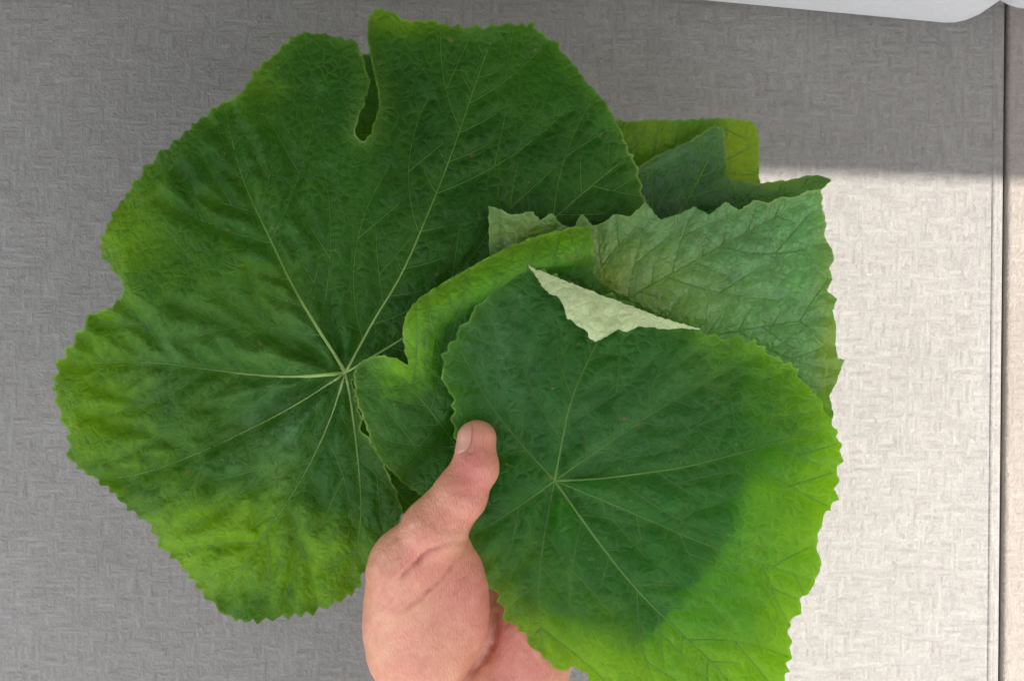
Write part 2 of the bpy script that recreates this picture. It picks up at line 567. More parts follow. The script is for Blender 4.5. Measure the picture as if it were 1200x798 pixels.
def tube_into(V, F, path, hfun, r0, r1, origin, lift=.25, n=6, A=None):
    """tapered vein lying on the surface; radii in px"""
    p = resample(path, 5.0)
    m = len(p)
    t = np.linspace(0, 1, m)
    rad = (r0 + (r1 - r0) * t ** .55)
    if A is not None: A.extend(list(t) * n)
    tx = np.gradient(p[:, 0]); ty = np.gradient(p[:, 1]); ln = np.hypot(tx, ty) + 1e-9
    nx, ny = -ty / ln, tx / ln
    h = hfun(p[:, 0], p[:, 1])
    base = len(V)
    for k in range(n):
        a = 2 * math.pi * k / n
        px = p[:, 0] + nx * rad * math.cos(a); py = p[:, 1] + ny * rad * math.cos(a)
        hh = h + (math.sin(a) * .75 + lift) * rad * S * 1000
        V.extend((P(px, py, hh) - origin).tolist())
    for k in range(n):
        k2 = (k + 1) % n
        for i in range(m - 1):
            F.append((base + k * m + i, base + k * m + i + 1, base + k2 * m + i + 1, base + k2 * m + i))


def mesh_from(name, V, F, mat, parent, smooth=True):
    me = bpy.data.meshes.new(name)
    me.from_pydata([tuple(v) for v in V], [], F)
    me.update()
    if smooth:
        me.polygons.foreach_set('use_smooth', [True] * len(me.polygons))
    return link(name, me, mat, parent)


def build_leaf(name, label, outline, w0, prims, mat, vmat, relief=1.0, young_glow=None, extra=None, sheen_tint=None, grid=5.0, sv_spacing=38, seed=1, vr=2.3, flat_near=None, group="leaves held in the hand", side_r=.8, vrs=None):
    J = prims[0][0]
    prims = [np.array(smooth_open(p, 2)) for p in prims]
    sv = side_veins(prims, [tuple(q) for q in outline], sv_spacing, seed)
    def tree(paths):
        pts = np.concatenate([resample(p, 1.7) for p in paths])
        kd = KDTree(len(pts))
        for i, c in enumerate(pts): kd.insert((c[0], c[1], 0), i)
        kd.balance()
        return lambda px, py: np.array([kd.find((a, b, 0))[2] for a, b in zip(px, py)])
    f_p = tree(prims)
    f_s = tree(sv) if sv else None
    f_o = tree([np.r_[outline, outline[:1]]])

    def hfun(px, py):
        dp = f_p(px, py); ds = f_s(px, py) if sv else dp * 0 + 50
        dd = np.minimum(dp, ds * 1.15)
        de = f_o(px, py)
        h = 1.55 * (1 - np.exp(-(dd / 11.0) ** 1.7)) - .5 * np.exp(-(dp / 11) ** 2)
        h += .55 * vnoise(px, py, 60, seed + 3) + .30 * vnoise(px, py, 26, seed + 4)
        rim = np.exp(-de / 16.0)
        h += rim * (.9 * vnoise(px, py, 34, seed + 5) + .25)
        r = relief(px, py) if callable(relief) else relief
        h = h * r
        if extra is not None:
            h = h + extra(px, py, de)
        dent = -2.4 * np.exp(-(seg_dist(px, py, [(562, 512, 556, 548), (556, 548, 538, 582), (538, 582, 500, 630)]) / 30) ** 2)
        return h + w0 + base_shape(px, py) + dent

    ol = np.asarray(outline)
    x0, y0 = ol.min(0); x1, y1 = ol.max(0)
    gx, gy = np.meshgrid(np.arange(x0, x1, grid), np.arange(y0, y1, grid * .87))
    gx = gx + (np.arange(gx.shape[0])[:, None] % 2) * grid * .5
    gx = gx.ravel() + rng.uniform(-.2, .2, gx.size) * grid; gy = gy.ravel() + rng.uniform(-.2, .2, gy.size) * grid
    k = inside(gx, gy, [tuple(q) for q in ol])
    gx, gy = gx[k], gy[k]
    de = f_o(gx, gy)
    k = de > 1.8
    gx, gy = gx[k], gy[k]
    n = len(ol)
    pts = [Vector(q) for q in ol.tolist()] + [Vector(q) for q in np.c_[gx, gy].tolist()]
    vs, es, fs, *_ = delaunay_2d_cdt(pts, [], [list(range(n))], 1, 1e-4)
    q = np.array([v[:] for v in vs])
    h = hfun(q[:, 0], q[:, 1])
    origin = P(J[0], J[1], w0)
    W = P(q[:, 0], q[:, 1], h) - origin
    # CDT output is counter-clockwise in (px,py); y is flipped in the world
    faces = [tuple(reversed(f)) for f in fs]
    me = bpy.data.meshes.new(name)
    me.from_pydata(W.tolist(), [], faces); me.update()
    me.polygons.foreach_set('use_smooth', [True] * len(me.polygons))
    dp = f_p(q[:, 0], q[:, 1]); ds = f_s(q[:, 0], q[:, 1]) if sv else dp + 50
    de = f_o(q[:, 0], q[:, 1])
    for an, val in (('vein', np.clip(np.exp(-(dp / 5) ** 1.2) + .7 * np.exp(-(ds / 3.5) ** 1.2), 0, 1)),
                    ('edge', np.clip(de / 22, 0, 1)),
                    ('sheen_tint', np.clip(sheen_tint(q[:, 0], q[:, 1]), 0, 1) if sheen_tint else de * 0),
                    ('young_glow', np.clip(young_glow(q[:, 0], q[:, 1], de), 0, 1) if young_glow else de * 0)):
        a = me.attributes.new(an, 'FLOAT', 'POINT')
        a.data.foreach_set('value', val.astype(np.float32))
    o = link(name, me, mat)
    o.location = origin
    tag(o, label, "leaf", group)
    for ip, p in enumerate(prims):
        V, F, A = [], [], []
        tube_into(V, F, p, hfun, vr * (vrs[ip] if vrs else 1), .5, origin, lift=.3, A=A)
        vo_ = mesh_from("vein", V, F, vmat, o)
        vo_.data.attributes.new('along', 'FLOAT', 'POINT').data.foreach_set('value', np.array(A, np.float32))
    V, F = [], []
    for p in sv:
        tube_into(V, F, p, hfun, side_r, .4, origin, lift=.45, n=5)
    if V:
        s = mesh_from("side_veins", V, F, VEIN_SIDE, o)
        s["kind"] = "stuff"
    return o, hfun, origin


def vein_material(name, col, tr):
    m, nt = new_mat(name); t = NT(nt)
    tc = t.n('ShaderNodeTexCoord').outputs['Object']
    c = t.mix(t.noise(tc, 150, 3), tuple(x * .7 for x in col), col)
    fade = t.math('ADD', t.ramp(t.attr('along'), .08, .55), t.math('MULTIPLY', t.math('SUBTRACT', t.noise(tc, 90, 2), .5), .9), True)
    c = t.mix(fade, c, (.046, .125, .010))
    pr = t.n('ShaderNodeBsdfPrincipled'); t.l(c, pr.inputs['Base Color']); pr.inputs['Roughness'].default_value = .5
    tl = t.n('ShaderNodeBsdfTranslucent'); tl.inputs['Color'].default_value = (*tr, 1)
    ad = t.n('ShaderNodeAddShader'); t.l(pr.outputs[0], ad.inputs[0]); t.l(tl.outputs[0], ad.inputs[1])
    o = t.n('ShaderNodeOutputMaterial'); t.l(ad.outputs[0], o.inputs['Surface'])
    return m


VEIN = vein_material("pale_vein", (.34, .46, .15), (.25, .42, .03))
VEIN_SIDE = vein_material("side_vein", (.036, .105, .008), (.15, .36, .006))
VEIN_DIM = vein_material("green_vein", (.10, .21, .036), (.18, .36, .012))

M_A = leaf_material("broad_leaf_green", (.0040, .036, .0008), (.0105, .060, .0018), (.125, .260, .001))
M_C = leaf_material("front_leaf_green", (.0045, .038, .0030), (.010, .058, .006), (.060, .120, .001), trans=(.105, .36, .001))
M_G = leaf_material("curled_leaf_green", (.012, .062, .008), (.024, .092, .010), (.11, .33, .006))
M_B = leaf_material("sheeny_leaf_green", (.042, .135, .024), (.088, .255, .064), (.13, .20, .004), rough=.38, spec=.6)
M_D = leaf_material("dark_leaf_green", (.011, .048, .010), (.020, .072, .018), (.07, .12, .006), spec=.3)
M_Y = leaf_material("yellowing_leaf", (.055, .105, .005), (.090, .150, .005), (.16, .20, .006))
M_FLAP = leaf_material("leaf_underside", (.05, .12, .03), (.05, .12, .03), (.1, .2, .02), under=(.47, .55, .27), flip=True)

# --- broad leaf on the left (A)
oA = [(345, 38), (380, 38), (408, 40), (420, 48), (425, 66), (428, 80), (433, 100), (429, 112), (427, 126), (420, 140), (418, 160), (425, 165), (433, 160), (440, 141), (445, 120), (442, 98), (436, 72), (430, 46), (431, 20), (442, 10), (466, 13), (482, 24), (520, 29), (556, 36), (592, 31), (626, 26), (636, 42), (652, 47), (664, 64), (682, 78), (690, 94), (700, 108), (712, 124), (722, 142), (734, 158), (736, 176), (745, 196), (752, 222), (756, 246), (740, 285), (690, 320), (640, 380), (560, 420), (480, 440), (412, 440),
      (418, 466), (427, 500), (446, 540), (461, 572), (470, 600), (456, 636), (440, 662), (420, 690), (396, 702), (370, 712), (345, 722), (316, 727), (286, 728), (256, 719), (240, 705), (224, 681), (205, 656), (182, 626), (164, 602), (132, 576), (102, 560), (86, 536), (75, 502), (68, 470), (66, 430), (76, 405), (94, 386), (112, 366), (130, 362), (138, 350), (143, 336), (130, 320), (116, 300), (116, 280), (130, 262), (140, 240), (152, 220), (176, 195), (206, 170), (240, 140), (270, 116), (300, 86), (326, 60)]
outA = make_outline(oA, 8.0, 17, 1, 11, calm=(432, 105, 16, .25))
prA = [[(405, 437), (372, 385), (342, 335), (312, 270), (285, 215), (268, 150), (264, 128)],
       [(405, 437), (436, 378), (470, 325), (500, 255), (530, 180), (560, 90), (575, 50)],
       [(405, 437), (350, 442), (300, 440), (240, 432), (180, 424), (110, 425), (80, 428)],
       [(405, 437), (356, 470), (300, 500), (235, 530), (170, 555), (120, 562)],
       [(405, 437), (385, 500), (350, 570), (300, 640), (262, 700)],
       [(405, 437), (412, 475), (420, 540), (425, 610), (410, 680)],
       [(405, 437), (500, 380), (600, 300), (690, 220), (728, 190)]]


def glow_tintA(px, py, de):  # yellow green painted in for light glowing through the broad leaf
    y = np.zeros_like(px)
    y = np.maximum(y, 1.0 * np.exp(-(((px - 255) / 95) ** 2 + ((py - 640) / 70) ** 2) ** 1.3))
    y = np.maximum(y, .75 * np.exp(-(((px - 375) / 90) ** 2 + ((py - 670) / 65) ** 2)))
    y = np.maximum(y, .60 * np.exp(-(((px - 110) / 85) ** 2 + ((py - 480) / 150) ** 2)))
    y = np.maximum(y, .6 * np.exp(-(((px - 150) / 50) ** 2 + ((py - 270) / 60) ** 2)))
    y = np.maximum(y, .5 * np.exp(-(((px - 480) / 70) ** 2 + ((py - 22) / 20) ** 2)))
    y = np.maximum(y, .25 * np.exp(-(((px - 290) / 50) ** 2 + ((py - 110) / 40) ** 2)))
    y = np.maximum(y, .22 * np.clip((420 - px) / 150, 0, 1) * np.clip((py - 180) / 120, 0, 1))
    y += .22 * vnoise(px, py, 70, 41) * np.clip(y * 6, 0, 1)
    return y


def pleat(px, py, a, b, amp, wd, taper=False):
    """a fold along the line a-b; tapered ones fan out and die away towards b"""
    dx, dy = b[0] - a[0], b[1] - a[1]
    t = np.clip(((px - a[0]) * dx + (py - a[1]) * dy) / (dx * dx + dy * dy), 0, 1)
    d = np.hypot(px - a[0] - t * dx, py - a[1] - t * dy)
    if taper:
        return amp * (1 - t) ** .8 * np.minimum(1, .35 + 3 * t) * np.exp(-(d / (wd * (.55 + 1.1 * t))) ** 2)
    return amp * np.exp(-(d / wd) ** 2)


def extraA(px, py, de):
    h = np.zeros_like(px)
    for (b, amp, wd) in (((225, 345), -9.0, 11), ((215, 392), 7.5, 12), ((205, 408), -3.0, 9), ((235, 470), 4.5, 11), ((235, 520), -8.5, 12),
                         ((265, 590), 7.0, 14), ((330, 610), -4.5, 11), ((290, 280), 4.5, 12), ((372, 320), -6.0, 9), ((385, 600), 3.5, 12), ((470, 300), -3.0, 12)):
        h += pleat(px, py, (403, 438), b, amp, wd, True)
    h += pleat(px, py, (300, 385), (230, 340), 1.6, 30)
    m = np.clip((430 - px) / 120, 0, 1)
    h += m * (3.2 * vnoise(px, py, 120, 51) + 1.9 * vnoise(px, py, 55, 52))
    # upturned left rim, rolled-down lower left edge
    h += m * 4.0 * np.exp(-de / 22) * np.clip((560 - py) / 200, 0, 1) * (vnoise(px, py, 48, 53) + .4)
    h -= pleat(px, py, (165, 610), (240, 705), 5.0, 18)
    # the two lobes at the slit ride over each other
    h += pleat(px, py, (428, 55), (424, 150), 3.0, 16) * (px < 436 + (py - 60) * .05)
    h -= 4.5 * np.exp(-(((px - 470) / 28) ** 2 + ((py - 105) / 60) ** 2))
    h += np.clip((200 - py) / 200, 0, 1) * 2.5 * vnoise(px, py, 100, 54)
    return h


relA = lambda px, py: 1.25 + 1.0 * np.clip((430 - px) / 100, 0, 1)
build_leaf("leaf", "broad green leaf filling the left side, with a dark slit in its top edge", outA, -12.5, prA, M_A, VEIN, relA, glow_tintA, extraA, lambda px, py: 1.0 * np.exp(-(((px - 325) / 70) ** 2 + ((py - 500) / 60) ** 2)) + .6 * np.exp(-(((px - 330) / 60) ** 2 + ((py - 385) / 40) ** 2)) + .35 * np.exp(-(((px - 200) / 60) ** 2 + ((py - 420) / 80) ** 2)), 4.2, 40, 21, 3.2, vrs=[1.05, .62, .85, .62, .55, .6, .5])

# --- serrated leaf upper right (B)
oB = [(572, 242), (586, 246), (600, 253), (612, 250), (624, 247), (634, 258), (646, 249), (658, 264), (672, 266), (682, 251), (694, 266), (706, 262), (720, 251), (738, 254), (757, 237), (774, 258), (794, 252), (813, 242), (832, 251), (850, 236), (866, 246), (885, 234), (900, 238), (915, 231), (930, 232), (946, 224), (963, 221), (964, 244), (969, 262), (966, 276), (976, 294), (978, 304), (972, 314), (976, 328), (970, 340), (982, 350), (976, 364), (980, 384), (978, 402), (982, 420), (990, 421), (982, 444), (972, 464), (977, 486), (966, 520), (900, 560), (800, 560), (700, 520), (620, 440), (575, 330), (573, 280)]
outB = make_outline(oB, 1.6, 11, 0, 12)
prB = [[(640, 440), (680, 400), (730, 352), (790, 320), (860, 280), (940, 240)],
       [(640, 440), (640, 380), (645, 320), (650, 270)],
       [(640, 440), (670, 370), (705, 310), (750, 262)],
       [(640, 440), (720, 420), (800, 400), (880, 385), (965, 372)],
       [(640, 440), (720, 450), (820, 460), (900, 470), (965, 480)]]
youngB = lambda px, py, de: .95 * np.exp(-(((px - 700) / 110) ** 2 + ((py - 335) / 75) ** 2)) + .6 * np.exp(-(((px - 600) / 40) ** 2 + ((py - 265) / 40) ** 2)) + 1.0 * np.exp(-(((px - 985) / 30) ** 2 + ((py - 440) / 60) ** 2)) + .5 * np.exp(-((px - 975) / 18) ** 2) + .15 * vnoise(px, py, 50, 61)
extraB = lambda px, py, de: np.clip((px - 800) / 120, 0, 1) * (1.6 * vnoise(px, py, 70, 62)) + np.clip((270 - py) / 40, 0, 1) * 1.5
build_leaf("leaf", "sheeny grey green leaf with saw teeth along its top edge, behind the pale folded tip", outB, -8.0, prB, M_B, VEIN_DIM, 1.1, youngB, extraB, None, 4.6, 34, 22, 2.0)

# --- curled leaf between (G)
oG = [(414, 432), (428, 420), (448, 416), (468, 421), (480, 430), (473, 412), (471, 392), (476, 370), (486, 354), (502, 342), (530, 325), (560, 308), (600, 288), (640, 273), (670, 266), (693, 263), (697, 285), (694, 330), (760, 362), (830, 392), (866, 430), (872, 470), (858, 520), (874, 575), (870, 610), (850, 642), (826, 672), (800, 702), (772, 735), (746, 757), (722, 742), (690, 728), (650, 712), (610, 695), (575, 660), (560, 610), (525, 592), (495, 580), (478, 572), (462, 556), (444, 538), (430, 505), (417, 468)]
outG = make_outline(oG, 1.8, 14, 1, 13)
prG = [[(560, 560), (600, 500), (640, 420), (660, 340), (692, 272)],
       [(560, 560), (520, 500), (470, 440), (430, 432)],
       [(560, 560), (540, 480), (510, 400), (500, 350)],
       [(560, 560), (650, 540), (760, 510), (850, 480)],
       [(560, 560), (640, 610), (700, 680), (744, 750)]]


def extraG(px, py, de):
    top = [(473, 430, 471, 392), (471, 392, 486, 354), (486, 354, 530, 325), (530, 325, 600, 288), (600, 288, 693, 263)]
    d = seg_dist(px, py, top)
    t = np.clip(d / 46, 0, 1)
    h = 7.0 * np.sin(math.pi * np.clip(t * .8 + .12, 0, 1)) ** .9 * (d < 52) * np.clip((440 - py) / 60, 0, 1) * np.clip((52 - d) / 16, 0, 1)
    h += 2.0 * np.clip((px - 600) / 60, 0, 1) * np.clip((py - 400) / 50, 0, 1)
    h += pleat(px, py, (520, 430), (470, 545), -1.4, 26) + pleat(px, py, (478, 566), (535, 505), -5.0, 15) + pleat(px, py, (535, 505), (548, 478), -3.0, 12) + pleat(px, py, (440, 440), (470, 470), 1.4, 30)
    return h


youngG = lambda px, py, de: np.clip(1.2 - seg_dist(px, py, [(473, 430, 471, 392), (471, 392, 486, 354), (486, 354, 530, 325), (530, 325, 600, 288), (600, 288, 693, 263)]) / 42, 0, 1) * .85
build_leaf("leaf", "small bright green leaf with a rolled upper edge, tucked between thumb tip and broad leaf", outG, -4.2, prG, M_G, VEIN_DIM, lambda px, py: .9 - .65 * np.clip((px - 580) / 60, 0, 1), youngG, extraG, None, 4.6, 36, 23, 1.6)

# --- front leaf (C)
oC = [(520, 425), (524, 405), (532, 390), (546, 376), (558, 360), (572, 345), (586, 326), (600, 313), (620, 312), (680, 335), (740, 358), (800, 382), (845, 391), (890, 399), (906, 420), (936, 431), (943, 455), (964, 478), (980, 505), (986, 530), (980, 556), (983, 585), (966, 610), (958, 640), (964, 664), (955, 690), (940, 702), (938, 716), (926, 735), (929, 760), (920, 798), (914, 850), (880, 900), (830, 905), (780, 880), (735, 838), (697, 800), (677, 777), (656, 784), (640, 771), (624, 760), (614, 742), (596, 722), (585, 700), (570, 680), (560, 655), (550, 636), (546, 610), (545, 560), (532, 500), (516, 445)]
outC = make_outline(oC, 7.5, 20, 0, 14)
prC = [[(650, 563), (658, 520), (668, 470), (690, 420), (715, 372)],
       [(650, 563), (695, 562), (740, 556), (800, 548), (870, 530), (960, 505)],
       [(650, 563), (690, 620), (740, 685), (790, 735), (850, 790), (900, 860)],
       [(650, 563), (620, 585), (590, 605), (556, 625)],
       [(650, 563), (635, 640), (630, 700), (636, 760)],
       [(650, 563), (610, 520), (570, 470), (540, 410)],
       [(650, 563), (740, 600), (830, 640), (950, 680)],
       [(650, 563), (740, 500), (820, 450), (900, 410)]]


def extraC(px, py, de):
    h = np.zeros_like(px)
    for (b, amp, wd) in (((770, 660), -3.0, 12), ((830, 600), 2.6, 14), ((680, 720), 2.8, 12), ((600, 700), -2.2, 12), ((760, 530), -2.4, 10), ((740, 470), 2.4, 12), ((630, 440), 2.6, 12), ((610, 430), -2.2, 10), ((700, 440), -2.4, 11)):
        h += pleat(px, py, (652, 564), b, amp, wd, True)
    h += np.clip((px - 800) / 100, 0, 1) * (1.8 * vnoise(px, py, 90, 71) + .9 * vnoise(px, py, 40, 72))
    h += np.clip((py - 700) / 80, 0, 1) * 1.5 * vnoise(px, py, 80, 73)
    h += .8 * vnoise(px, py, 75, 74)
    return h


glow_tintC = lambda px, py, de: np.clip(1 - de / (95 + 30 * vnoise(px, py, 60, 75)), 0, 1) * np.clip((px + py - 1150) / 250, 0, 1) * .9 + .55 * np.clip((py - 720 + 25 * vnoise(px, py, 50, 77)) / 50, 0, 1)  # painted glow at margin and bottom, on top of the real translucency
leafC, hC, orgC = build_leaf("leaf", "front leaf with dark centre, glowing yellow green margin and a folded pale tip", outC, 0.0, prC, M_C, VEIN_DIM, 1.1, glow_tintC, extraC, lambda px, py: .95 * np.exp(-(((px - 590) / 45) ** 2 + ((py - 425) / 75) ** 2)) + .6 * np.exp(-(((px - 690) / 60) ** 2 + ((py - 500) / 50) ** 2)) + .4 * np.exp(-(((px - 790) / 50) ** 2 + ((py - 470) / 60) ** 2)), 4.4, 44, 24, 1.9, vrs=[1, 1.05, 1.05, .6, .35, .35, .35, .35])

# its tip, folded forward so that the pale underside shows
fl = [(618, 311), (660, 328), (700, 344), (740, 359), (790, 377), (822, 386), (808, 386), (796, 384), (782, 386), (764, 383), (746, 383), (735, 389), (724, 386), (712, 394), (698, 401), (690, 396), (687, 386), (677, 383), (668, 374), (664, 374), (661, 360), (655, 348), (645, 345), (638, 340), (630, 326)]
outF = resample(fl + [fl[0]], 3.0)[:-1] + np.random.default_rng(3).normal(0, .5, (len(resample(fl + [fl[0]], 3.0)) - 1, 2))
gx, gy = np.meshgrid(np.arange(610, 860, 5.0), np.arange(305, 405, 5.0))
gx, gy = gx.ravel(), gy.ravel()
kk = inside(gx, gy, [tuple(q) for q in outF]); gx, gy = gx[kk], gy[kk]
kk = seg_dist(gx, gy, poly_segs([tuple(a) for a in np.r_[outF, outF[:1]]])) > 2; gx, gy = gx[kk], gy[kk]
vs, es, fs, *_ = delaunay_2d_cdt([Vector(q) for q in outF.tolist()] + [Vector(q) for q in np.c_[gx, gy].tolist()], [], [list(range(len(outF)))], 1, 1e-4)
q = np.array([v[:] for v in vs])
dist = seg_dist(q[:, 0], q[:, 1], [(618, 311, 800, 381), (800, 381, 850, 392)])
hh = hC(q[:, 0], q[:, 1]) + 1.0 + 2.8 * np.sin(np.clip(dist / 62, 0, 1) * 2.6) * np.clip((815 - q[:, 0]) / 110, .1, 1) + .5 * vnoise(q[:, 0], q[:, 1], 22, 81)
me = bpy.data.meshes.new("folded_tip")
me.from_pydata((P(q[:, 0], q[:, 1], hh) - orgC).tolist(), [], [tuple(reversed(f)) for f in fs]); me.update()
me.polygons.foreach_set('use_smooth', [True] * len(me.polygons))
fo = link("folded_tip", me, M_FLAP, leafC)
fo["label"] = "folded-over tip showing its pale underside"

# --- dark and yellow leaves at the back, upper right (D)
oD = [(395, 70), (470, 60), (560, 110), (640, 180), (700, 215), (742, 200), (765, 184), (790, 174), (815, 162), (836, 148), (848, 150), (852, 180), (852, 209), (872, 212), (888, 216), (906, 213), (930, 210), (950, 205), (968, 207), (976, 213), (962, 222), (950, 232), (945, 280), (900, 330), (800, 340), (720, 420), (640, 520), (560, 610), (470, 605), (440, 575), (405, 500), (390, 440), (450, 400), (480, 300), (440, 230), (390, 180)]
outD = make_outline(oD, 2.2, 12, 1, 15)
prD = [[(760, 310), (790, 260), (820, 210), (842, 160)], [(760, 310), (830, 270), (900, 235), (965, 212)], [(760, 310), (640, 240), (520, 170), (420, 110)], [(760, 310), (660, 420), (560, 520), (470, 590)]]
extraD = lambda px, py, de: -6.0 * np.clip((640 - px) / 80, 0, 1) + pleat(px, py, (748, 200), (845, 152), 2.6, 11) - pleat(px, py, (770, 220), (850, 185), 2.2, 14) + pleat(px, py, (890, 215), (970, 209), -1.8, 7) + 1.0 * vnoise(px, py, 30, 91)
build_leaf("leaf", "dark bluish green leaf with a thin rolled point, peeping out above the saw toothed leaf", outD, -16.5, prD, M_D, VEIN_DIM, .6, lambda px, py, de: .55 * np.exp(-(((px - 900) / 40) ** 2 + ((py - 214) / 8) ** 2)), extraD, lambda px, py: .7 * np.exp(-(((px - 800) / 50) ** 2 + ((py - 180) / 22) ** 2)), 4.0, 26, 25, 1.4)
oY = [(600, 150), (660, 135), (700, 135), (738, 143), (762, 139), (800, 140), (838, 139), (866, 139), (885, 142), (890, 165), (889, 200), (892, 225), (870, 300), (780, 330), (640, 300)]
outY = make_outline(oY, 2.6, 12, 1, 16)
prY = [[(640, 280), (700, 230), (770, 180), (865, 145)], [(640, 280), (720, 270), (800, 250), (885, 225)], [(640, 280), (630, 220), (625, 170)]]
build_leaf("leaf", "yellowing leaf at the very back, its square corner showing above the dark rolled point", outY, -21.0, prY, M_Y, VEIN_DIM, .6, lambda px, py, de: np.clip((px - 835) / 20, 0, 1) * .9 + .3 * np.exp(-(((px - 770) / 30) ** 2 + ((py - 150) / 14) ** 2)), None, None, 5.0, 34, 26, 1.4)


# ------------------------------------------------------------------ the hand
def mm(px, py, wv):
    p = P(px, py, wv)
    return np.array([p[..., 0] * 1000, p[..., 1] * 1000, np.asarray(wv, float)]).T if np.ndim(px) else np.array([p[0] * 1000, p[1] * 1000, float(wv)])


def cone(X, a, b, ra, rb):
    """tapered capsule"""
    ba = b - a
    L2 = ba @ ba
    t = np.clip(((X[0] - a[0]) * ba[0] + (X[1] - a[1]) * ba[1] + (X[2] - a[2]) * ba[2]) / L2, 0, 1)
    d = np.sqrt((X[0] - a[0] - t * ba[0]) ** 2 + (X[1] - a[1] - t * ba[1]) ** 2 + (X[2] - a[2] - t * ba[2]) ** 2)
    t2 = t * t * (3 - 2 * t)
    return d - (ra + (rb - ra) * t2)


def ell(X, c, r, rot=0.0):
    ca, sa = math.cos(rot), math.sin(rot)
    x, y, z = X[0] - c[0], X[1] - c[1], X[2] - c[2]
    x, y = x * ca + y * sa, -x * sa + y * ca
    k0 = np.sqrt((x / r[0]) ** 2 + (y / r[1]) ** 2 + (z / r[2]) ** 2)
    k1 = np.sqrt((x / r[0] ** 2) ** 2 + (y / r[1] ** 2) ** 2 + (z / r[2] ** 2) ** 2) + 1e-6
    return k0 * (k0 - 1) / k1


def smin(a, b, k):
    h = np.clip(.5 + .5 * (b - a) / k, 0, 1)
    return b + (a - b) * h - k * h * (1 - h)


THUMB = [((559, 515, 5.6), 6.6), ((557, 548, 7.6), 8.0), ((539, 580, 8.4), 9.2), ((508, 622, 6.5), 11.2), ((478, 668, 0.0), 14.0), ((485, 760, -9.0), 17.0)]


def hand_sdf(X):
    d = None
    pts = [(mm(*p), r) for p, r in THUMB]
    for (a, ra), (b, rb) in zip(pts[:-1], pts[1:]):
        c = cone(X, a, b, ra, rb)
        d = c if d is None else smin(d, c, 2.0)
    th = ell(X, mm(503, 712, -4), (21.5, 31, 14.5), R(-6))
    d = smin(d, th, 7)
    # palm slab
    pal = None
    for k, (p, r) in enumerate([((566, 600, -30), 10.5), ((606, 612, -32), 11), ((644, 636, -32), 10.5), ((676, 676, -30), 9.5)]):
        wr = mm(*[(512, 850, -20), (540, 850, -21), (572, 852, -21), (600, 850, -20)][k])
        c = cone(X, wr, mm(*p), 13.0, r)
        pal = c if pal is None else smin(pal, c, 5)
    hyp = ell(X, mm(614, 775, -19), (15, 34, 12.5), R(-10))
    pal = smin(pal, hyp, 6)
    d = smin(d, pal, 5)
    # wrist, forearm
    for a, b, ra, rb in [((500, 860, -20), (500, 1010, -22), 17.5, 17), ((572, 860, -20), (566, 1010, -22), 16.5, 16.5), ((500, 1010, -22), (485, 1270, -26), 17, 25), ((566, 1010, -22), (580, 1270, -26), 16.5, 25)]:
        d = smin(d, cone(X, mm(*a), mm(*b), ra, rb), 9)
    # four fingers lying behind the leaves
    fing = [[((566, 600, -30), 10.2), ((612, 480, -35), 8.9), ((650, 405, -33), 8.0), ((672, 352, -30), 6.6)],
            [((606, 612, -32), 10.4), ((682, 475, -36), 9.0), ((727, 395, -34), 8.1), ((755, 343, -31), 6.7)],
            [((644, 636, -32), 10.0), ((740, 515, -36), 8.6), ((790, 445, -34), 7.8), ((818, 402, -31), 6.4)],
            [((676, 676, -30), 9.0), ((764, 596, -34), 7.5), ((808, 548, -32), 6.8), ((832, 515, -30), 5.7)]]
    fall = None
    for f in fing:
        g = None
        q = [(mm(*p), r) for p, r in f]
        for (a, ra), (b, rb) in zip(q[:-1], q[1:]):
            c = cone(X, a, b, ra, rb)
            g = c if g is None else smin(g, c, 1.2)
        fall = g if fall is None else np.minimum(fall, g)
    d = smin(d, fall, 3.0)
    return d


CREASES = [([(539, 518), (543, 528), (549, 532), (556, 529), (560, 522)], .45, .4), ([(548, 612), (556, 596), (566, 582)], .3, .5),
           ([(560, 655), (538, 690), (516, 712)], .25, .5), ([(470, 690), (446, 716)], .25, .6), ([(456, 676), (440, 700)], .2, .6), ([(505, 745), (520, 772), (522, 800)], .2, .6), ([(535, 640), (545, 636), (552, 628)], .8, .7), ([(612, 720), (640, 752)], .3, .6),
           ([(538, 633), (522, 638), (505, 644), (484, 661), (462, 684)], 1.8, .8),
           ([(546, 646), (530, 664), (512, 684), (490, 702), (466, 719)], 1.1, .7),
           ([(536, 668), (506, 700), (480, 726)], .28, .6), ([(551, 664), (530, 694), (500, 724)], .22, .7),
           ([(520, 650), (498, 678)], .30, .6), ([(500, 652), (478, 676), (452, 700)], .22, .7), ([(528, 700), (500, 740), (470, 760)], .16, .9),
           ([(573, 690), (582, 724), (578, 755), (562, 778), (545, 797), (530, 830)], 1.9, 1.7),
           ([(553, 742), (558, 768), (552, 790)], .30, .8), ([(540, 760), (548, 780), (540, 800)], .2, .7),
           ([(512, 592), (530, 602), (552, 612)], .28, .6), ([(520, 582), (541, 593), (562, 596)], .24, .6), ([(528, 570), (548, 580), (566, 582)], .18, .6),
           ([(534, 553), (547, 559), (563, 557)], .20, .6), ([(500, 610), (520, 620), (540, 622)], .2, .6),
           ([(600, 742), (622, 766), (640, 790)], .4, .9), ([(590, 716), (604, 740)], .35, .8)]


